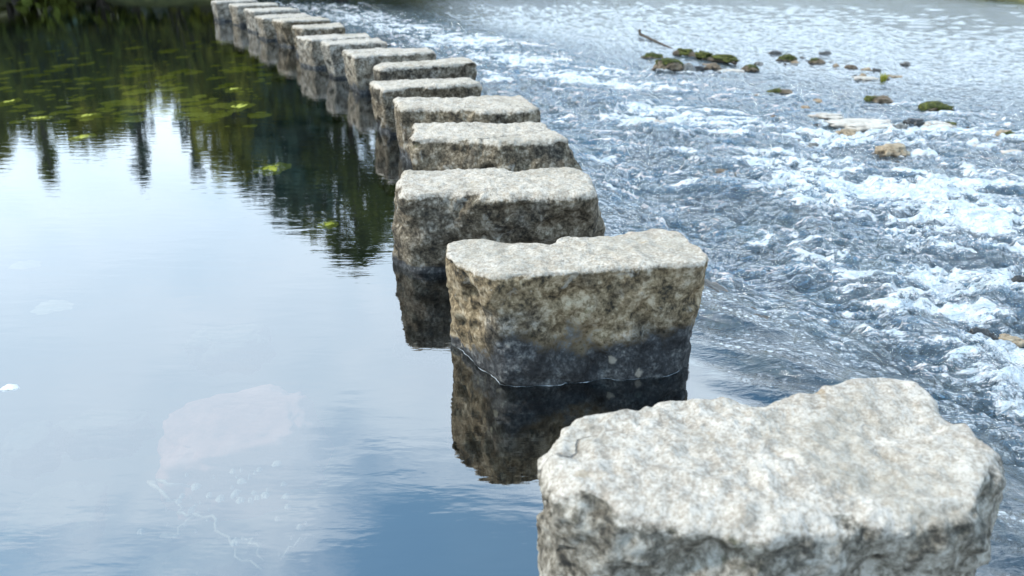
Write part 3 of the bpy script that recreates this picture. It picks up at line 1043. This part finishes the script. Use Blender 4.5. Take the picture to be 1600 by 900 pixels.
ROCKS = [
    (1390, 236, 52, 26, M_ROCK_TAN, 'tan speckled boulder in the white water below the pale ledge', 1, .8, 0, .1, None),
    (1372, 156, 44, 18, M_ROCK_BROWN, 'smooth brown domed rock with a green stain at its left', 2, .8, 0, .1, (-.8, -.3, .5)),
    (1345, 190, 118, 24, M_ROCK_PALE, 'long pale flat rock ledge half awash beside the white water', 3, .55, .5, 0, None),
    (1290, 178, 60, 16, M_ROCK_PALE, 'flat pale rock at the upper left end of the long ledge', 4, .7, .5, 0, None),
    (1325, 207, 40, 16, M_ROCK_TAN, 'small tan rock at the lower edge of the long pale ledge', 5, .8, 0, 0, None),
    (1466, 194, 48, 24, M_ROCK_PALE, 'pale boulder with a dark hollow on its left', 6, .8, .5, .1, (.6, -.2, .45)),
    (1430, 191, 36, 16, M_ROCK_DARK, 'black lump painting the shaded hollow between the long ledge and the pale boulder', 7, .8, 0, .1, None),  # black lump added as the shade inside the boulder's hollow
    (1404, 199, 24, 18, M_ROCK_GREY, 'grey wet rock at the right end of the long ledge', 8, .8, 0, .1, None),
    (1568, 211, 30, 20, M_ROCK_TAN, 'round tan boulder with mossy underside near the right edge', 9, .9, 0, .1, (0, -.7, .65)),
    (1460, 167, 52, 16, M_ROCK_BROWN, 'low rock thickly covered with bright green moss', 10, .5, 0, 0, (0, 0, 1.15)),
    (1045, 103, 52, 24, M_ROCK_BROWN, 'dark brown rock with a crest of green moss in the upper rapids', 11, .7, 0, .1, (-.1, 0, .8)),
    (1074, 106, 26, 18, M_ROCK_GREY, 'grey rock leaning on the right of the dark mossy rock', 12, .8, 0, 0, None),
    (1113, 105, 26, 17, M_ROCK_BROWN, 'small dark brown rock between the mossy rock and a pale one', 13, .8, 0, .1, None),
    (1092, 107, 20, 12, M_ROCK_DARK, 'dark grey wet stone left of the small dark brown rock', 14, .8, 0, 0, None),
    (1143, 109, 38, 12, M_ROCK_PALE, 'low pale rock left of a mossy tuft stone', 15, .8, .4, 0, None),
    (1172, 107, 30, 13, M_ROCK_BROWN, 'stone with a bright moss tuft at the right of the mossy group', 16, .8, 0, 0, (.3, 0, .85)),
    (1020, 88, 34, 10, M_ROCK_BROWN, 'flat mossy stone left of the driftwood log', 17, .6, 0, 0, (0, 0, 1.05)),
    (1230, 91, 30, 12, M_ROCK_BROWN, 'long mossy stone sloping to the right in the upper rapids', 18, .6, 0, 0, (.1, 0, .9)),
    (1211, 82, 20, 9, M_ROCK_DARK, 'blackish stone above the long sloping mossy stone', 19, .8, 0, 0, None),
    (1276, 96, 26, 11, M_ROCK_BROWN, 'small brown peaked stone with a mossy left side', 20, .8, 0, 0, (-.5, 0, .6)),
    (1291, 82, 15, 8, M_ROCK_DARK, 'tiny black stone above the brown peaked stone', 21, .9, 0, 0, None),
    (1330, 104, 20, 8, M_ROCK_BROWN, 'small reddish brown stone alone in pale water', 22, .8, 0, 0, None),
    (1306, 102, 10, 8, M_ROCK_TAN, 'tiny tan stone left of the reddish brown stone', 23, .8, 0, 0, None),
    (1221, 143, 38, 10, M_ROCK_BROWN, 'flat brown stone with green left end in mid stream', 24, .6, 0, 0, (-.6, 0, .7)),
    (1352, 120, 38, 8, M_ROCK_PALE, 'pale stone just breaking the surface by a green tuft', 25, .7, .4, 0, None),
    (1397, 118, 24, 9, M_ROCK_TAN, 'tan flat stone right of the green tuft', 26, .8, .4, 0, None),
    (1523, 222, 30, 16, M_ROCK_PALE, 'pale stone awash left of the round mossy boulder', 27, .8, .3, -.2, None),
    (1587, 233, 36, 14, M_ROCK_PALE, 'pale low stone at the right edge below the round boulder', 28, .8, .3, -.2, None),
    (1596, 222, 14, 10, M_ROCK_BROWN, 'small brown stone cut by the right edge', 29, .8, 0, 0, None),
    (1278, 157, 16, 8, M_ROCK_TAN, 'small tan stone above the pale ledge', 30, .8, 0, 0, None),
    (1246, 222, 22, 12, M_ROCK_GREY, 'left one of two small grey stones in the foam', 31, .8, 0, -.1, None),
    (1272, 226, 20, 13, M_ROCK_GREY, 'right one of two small grey stones in the foam', 32, .8, 0, -.1, None),
    (1034, 190, 48, 24, M_ROCK_PALE, 'pale rock under a cap of breaking foam', 33, .7, 0, -.3, None),
    (1295, 322, 22, 16, M_ROCK_BROWN, 'small reddish brown stone poking through the white water', 34, .8, 0, 0, None),
    (1180, 356, 90, 30, M_ROCK_TAN, 'orange tan rock awash beyond the second stepping stone', 35, .7, .2, -.22, None),
    (1380, 408, 74, 30, M_ROCK_TAN, 'orange tan rock with water breaking over it', 36, .8, .2, -.16, None),
    (1375, 486, 50, 18, M_ROCK_BROWN, 'brown rock with a green moss patch awash in the near rapids', 37, .6, 0, -.15, (0, 0, .7)),
    (1125, 266, 90, 18, M_ROCK_BROWN, 'long brown rock awash near the fourth stepping stone', 38, .5, 0, -.45, None),
    (1530, 517, 52, 26, M_ROCK_DARK, 'dark wet rock mostly under the current near the right edge', 39, .5, 0, -.25, None),
    (1582, 520, 44, 26, M_ROCK_TAN, 'brownish rock under thin water at the right edge', 40, .7, .3, -.22, None),
    (1592, 436, 30, 16, M_ROCK_DARK, 'black lump painting the dark hole below a hump of water at the right edge', 41, .6, 0, 0, None),  # no rock here: its black colour paints a dark hole in the water
    (1540, 470, 60, 26, M_ROCK_GREY, 'grey rock awash under clear sliding water', 42, .7, .3, -.25, None),
]
for r_ in ROCKS:
    px, py, w_, h_, m_, lab, sd_, asp, fl, up_, ms = r_
    rock(px, py, w_, h_, m_, lab, sd_, asp, fl, up_, ms)

rng = np.random.RandomState(21)
for k in range(46):
    cx_, cy_, sx__, sy__ = [(1095, 106, 55, 7), (1240, 92, 60, 8), (1370, 120, 50, 8), (1370, 200, 75, 14), (1540, 215, 45, 14), (1250, 160, 60, 22)][k % 6]
    a, b = rng.normal(cx_, sx__), rng.normal(cy_, sy__)
    if a > 1600 or b < 78:
        continue
    w_ = rng.uniform(7, 18)
    rock(a, b, w_, w_ * rng.uniform(.3, .5), [M_ROCK_BROWN, M_ROCK_DARK, M_ROCK_TAN, M_ROCK_GREY][rng.randint(4)],
         'small wet stone just breaking the surface of the shallow rapids', 900 + k, .8, 0, -.05, None, .45, rng.uniform(0, 3), group='small wet stones in the shallows')

# driftwood: a mossy log and a thin snag
x0, y0, z0 = one_level(1056, 86); x1, y1, z1 = one_level(1146, 101)
lg = obj('driftwood_log', None, loc=(x0, y0, z0))
tag(lg, 'mossy driftwood log lying among the rocks of the upper rapids', 'log')
bm = bmesh.new()
dv = Vector((x1 - x0, y1 - y0, 0))
tube(bm, [dv * f + Vector((0, 0, .03 + .03 * math.sin(f * 9))) for f in np.linspace(-.03, 1.03, 14)], [.05 + .02 * math.sin(k * 1.9) for k in range(14)], 10)
bm_obj('trunk', bm, M_WOOD, lg)
for f, w_, sd_ in ((.18, .24, 51), (.5, .2, 52), (.85, .26, 53)):
    P, F = lump(sd_, w_, .09, .06, 14, 0, .4)
    an = math.atan2(dv.y, dv.x)
    P = np.stack([P[:, 0] * math.cos(an) - P[:, 1] * math.sin(an), P[:, 0] * math.sin(an) + P[:, 1] * math.cos(an), P[:, 2]], 1)
    obj('moss', mesh_from('moss', P, F, M_MOSS), lg, tuple(dv * f + Vector((0, 0, .085))))
x0, y0, z0 = one_level(1062, 80); x1, y1, z1 = one_level(1000, 58)
bm = bmesh.new()
tube(bm, [(0, 0, -.02), ((x1 - x0) * .5, (y1 - y0) * .5, .02), (x1 - x0, y1 - y0, .05), (x1 - x0 - .03, y1 - y0, .16)], [.015, .022, .035, .03], 7)
o = bm_obj('dead_branch', bm, M_WOOD, loc=(x0, y0, z0))
tag(o, 'thin bare branch with a knobbed end lying on the water above the log', 'branch')

# green tuft growing from a stone
def tuft(px, py, hpx, label, seed, name='grass_tuft'):
    rng = np.random.RandomState(seed)
    x, y, z = one_level(px, py)
    s = hpx / FPX * y
    V = []; F = []
    for k in range(40):
        a = rng.uniform(0, 6.28); l = s * rng.uniform(.6, 1.1); q = rng.uniform(.1, .55)
        b = np.array([rng.normal(0, .12) * s, rng.normal(0, .12) * s, -.02])
        t = b + np.array([math.cos(a) * l * q, math.sin(a) * l * q, l])
        wv = np.array([-math.sin(a), math.cos(a), 0]) * s * .06
        mth = (b + t) / 2 + np.array([0, 0, l * .12])
        i = len(V)
        V += [b - wv, b + wv, mth + wv, mth - wv, t + wv * .1, t - wv * .1]
        F += [(i, i + 1, i + 2, i + 3), (i + 3, i + 2, i + 4, i + 5)]
    o = obj(name, mesh_from(name, V, F, M_YELLOW_GREEN, False, {'tone': rng.uniform(0, 1, len(V))}), loc=(x, y, z))
    tag(o, label, 'plant')


M_YELLOW_GREEN = leaf_material('yellow_green', (.18, .20, .028), (.46, .46, .10), .2, 9)  # serves the tuft and the patches drawn for sunlit submerged stones
M_LEAFPALE = leaf_material('bleached_leaf', (.20, .17, .11), (.34, .30, .22), .2, 9)
M_WHITE = leaf_material('white_feather', (.78, .78, .77), (.86, .86, .85), .2, 9)
tuft(1380, 128, 15, 'small bright green tuft growing between two pale stones in the rapids', 4)

# ------------------------------------------------------------------ the sill of the weir beside the near stones
M_SILL = simple_rock('wet_sill_stone', [(.006, .007, .006), (.022, .020, .015), (.16, .13, .09)], .4, 9)
LEDGE = [(1122, 440, .34, .10, .05, .004, 'dark wet ledge stone close to the right side of the second stepping stone'),
         (1178, 474, .40, .09, .05, -.010, 'middle one of the dark wet ledge stones under sliding water'),
         (1252, 522, .46, .10, .05, -.024, 'ledge stone nearest the first stepping stone, thinly covered by sliding water')]
for k, (a, b, l_, w_, h_, dz, lab) in enumerate(LEDGE):
    x, y = at(a, b, 0)
    z = float(level(np.array([x]), np.array([y]))[0])
    P, F = lump(81 + k, l_ / 2, w_ / 2, h_, 26, .55, .30, 2.2)
    yaw = -1.22
    P = np.stack([P[:, 0] * math.cos(yaw) - P[:, 1] * math.sin(yaw), P[:, 0] * math.sin(yaw) + P[:, 1] * math.cos(yaw), P[:, 2]], 1)
    o = obj('ledge_stone', mesh_from('ledge_stone', P, F, M_SILL), loc=(x, y, z - h_ * .62 + dz))
    tag(o, lab, 'stone', 'ledge stones at the lip of the weir')

# ------------------------------------------------------------------ things floating and sunken in the pool
def patch(px, py, wpx, hpx, mat, label, seed, name='submerged_stone', cat='water weed', group='submerged stones showing in the pool', z=.0, dome=.012):
    x, y = at(px, py, z)
    rng = np.random.RandomState(seed)
    zc_ = y * math.cos(PITCH) + CAMH * math.sin(PITCH)
    w = wpx / FPX * zc_ / 2
    d = hpx / FPX * zc_ / (CAMH / math.hypot(y, CAMH)) / 2
    n = 40
    th = np.linspace(0, 2 * math.pi, n, endpoint=False)
    pr = np.stack([np.cos(th), np.sin(th), np.full(n, seed * .37)], 1)
    rr_ = 1 + .38 * fbm(pr * 1.3, 3)
    V = []; T = []
    K = 5
    for k in range(K):
        f = 1 - k / K
        zz = dome * (1 - f * f) - .004
        V.append(np.stack([np.cos(th) * rr_ * w * f, np.sin(th) * rr_ * d * f, zz + .004 * perlin(pr * 4 * f + k)], 1))
    V = np.concatenate(V + [np.array([[0, 0, dome - .003]])])
    ix = np.arange(K * n).reshape(K, n); nx = np.roll(ix, -1, 1)
    F = np.stack([ix[:-1], nx[:-1], nx[1:], ix[1:]], -1).reshape(-1, 4)
    l = ix[-1]
    F = np.vstack([F, np.stack([l, np.roll(l, -1), np.full(n, K * n), np.full(n, K * n)], 1)[:0]])
    Fc = [tuple(r) for r in F.tolist()] + [(int(a), int(b), K * n) for a, b in zip(l, np.roll(l, -1))]
    me = bpy.data.meshes.new(name)
    me.from_pydata(V.tolist(), [], Fc)
    me.polygons.foreach_set('use_smooth', np.ones(len(Fc), dtype=bool))
    a = me.attributes.new('tone', 'FLOAT', 'POINT'); a.data.foreach_set('value', np.clip(rng.uniform(.1, .9) + rng.normal(0, .15, len(V)), 0, 1).astype(np.float32))
    me.materials.append(mat)
    o = obj(name, me, loc=(x, y, z))
    tag(o, label, cat, group)
    return o


BIGSTONES = [(372, 166, 40, 13, 'largest pale green submerged stone showing in the dark tree reflection'), (128, 214, 32, 12, 'bright yellow green submerged stone where the leftmost tree reflection ends'),
        (425, 262, 44, 20, 'round yellow green submerged stone at the edge of the mirrored sky'), (512, 350, 34, 13, 'yellow green submerged stone just left of the third stepping stone'),
        (364, 139, 24, 6, 'thin bright submerged stone above the largest pale green one'), (16, 158, 24, 9, 'yellow green submerged stone at the left edge of the pool'),
        (62, 184, 38, 8, 'long olive submerged stone below the one at the left edge'), (136, 180, 34, 9, 'olive submerged stone right of the long olive one')]
for i, (a, b, w_, h_, lab) in enumerate(BIGSTONES):  # sunlit stones under the surface, drawn as flat yellow green patches
    patch(a, b, w_, h_, M_YELLOW_GREEN, lab, 400 + i, z=-.0025, dome=.008)
rng = np.random.RandomState(9)
for i in range(250):  # smaller submerged stones, added to mottle the mirrored trees
    b = 50 + 150 * rng.beta(1.8, 1.4)
    a = rng.uniform(0, 420 - max(0, b - 150) * .4)
    if b > 190 and not (60 < a < 130 or a > 350):
        continue
    w_ = rng.uniform(5, 32) * rng.uniform(.35, 1) * (.6 + b / 200)
    patch(a, b, w_, w_ * rng.uniform(.14, .28), M_YELLOW_GREEN, 'small yellow green submerged stone among many in the dark tree reflection', 500 + i, group='small submerged stones in the tree reflection', z=-.004, dome=.005)
patch(40, 413, 46, 13, M_LEAFPALE, 'pale beige leaf lying just under the pool surface at the left', 601, 'sunken_leaf', 'leaf', 'pale leaves in the pool', -.02)
patch(83, 478, 52, 22, M_LEAFPALE, 'larger pale beige leaf below the other one under the surface', 602, 'sunken_leaf', 'leaf', 'pale leaves in the pool', -.03)
patch(15, 605, 28, 11, M_WHITE, 'small white feather floating at the left edge of the pool', 603, 'feather', 'feather', 'white things afloat', .001)

# a big sunken slab and twigs caught below it
M_SUNK = simple_rock('sunken_stone', [(.15, .058, .040), (.29, .120, .085), (.38, .19, .15)], .9, 4)


def sunk(px, py, w, d, h, z, label, seed, mat, yaw=.2, flat=.6):
    x, y = at(px, py, z)
    P, F = lump(seed, w / 2, d / 2, h, 24, flat, .22)
    ca, sa = math.cos(yaw), math.sin(yaw)
    P = np.stack([P[:, 0] * ca - P[:, 1] * sa, P[:, 0] * sa + P[:, 1] * ca, P[:, 2]], 1)
    o = obj('sunken_stone', mesh_from('sunken_stone', P, F, mat), loc=(x, y, z - h * .6))
    tag(o, label, 'stone', 'stones lying under the pool surface')


sunk(375, 655, .62, .55, .22, -.13, 'large pinkish slab lying under the calm pool surface', 61, M_SUNK, .35)
M_DIM = simple_rock('dim_sunken_stone', [(.02, .022, .016), (.05, .052, .038), (.10, .10, .07)], .9, 5)
sunk(360, 522, .40, .26, .12, -.12, 'faint pale stone under the pool beyond the pinkish slab', 62, M_DIM)
sunk(45, 680, .20, .22, .1, -.12, 'faint greenish stone under the pool at the left', 63, M_DIM)
sunk(160, 655, .34, .18, .1, -.14, 'faint long stone under the pool left of the pinkish slab', 64, M_DIM)
sunk(300, 880, .36, .22, .1, -.14, 'rounded stone under the pool at the bottom edge', 65, M_DIM, .5)
sunk(90, 790, .3, .3, .1, -.22, 'dim stone under the pool in the lower left corner', 66, M_DIM, .5)
M_PEB = simple_rock('pebble_stone', [(.16, .15, .12), (.34, .32, .27), (.62, .56, .48)], .8, 30)
M_TWIG = simple_rock('sunken_twig', [(.10, .085, .06), (.22, .19, .14), (.42, .38, .30)], .8, 20)
TW = [([(236, 752), (252, 772), (278, 788), (290, 806), (330, 812), (348, 828), (372, 868), (410, 894)], .006, 'long crooked twig under the pool below the pinkish slab'),
      ([(236, 752), (262, 758), (296, 757)], .007, 'short pale twig beside the upper end of the long crooked one'),
      ([(256, 838), (274, 842), (279, 822), (312, 800)], .007, 'hooked twig under the pool left of the long crooked one'),
      ([(385, 838), (400, 852), (412, 872)], .005, 'thin twig under the pool right of the long crooked one'),
      ([(444, 868), (470, 848), (492, 834)], .004, 'thin straight twig slanting up to the right under the pool')]
for pl, r_, lab in TW:
    P = [Vector((*at(a, b, -.025), -.025 + .010 * math.sin(k * 2.1))) for k, (a, b) in enumerate(pl)]
    c = P[0].copy()
    rt_ = np.random.RandomState(len(lab))
    Q = []
    for p0, p1 in zip(P[:-1], P[1:]):
        for f in (0, .25, .5, .75):
            Q.append(p0.lerp(p1, f) + Vector((rt_.normal(0, .006), rt_.normal(0, .008), 0)))
    Q.append(P[-1])
    bm = bmesh.new()
    tube(bm, [p - c for p in Q], [r_ * (1 - .5 * k / len(Q)) * rt_.uniform(.7, 1.3) for k in range(len(Q))], 6)
    o = bm_obj('twig', bm, M_TWIG, loc=tuple(c))
    tag(o, lab, 'twig', 'sunken twigs in the pool')
rng = np.random.RandomState(12)
for i in range(60):
    a, b = rng.normal(360, 62), rng.normal(775, 42)
    if b < 715 + (480 - a) * .12:
        continue
    w_ = rng.choice([3, 4, 5, 9, 14])
    patch(a, b, w_, w_ * rng.uniform(.4, .9), M_PEB, 'small pale pebble fragment scattered under the pool below the pinkish slab', 700 + i, 'pebble', 'pebble', 'pale pebbles under the pool', -.012)
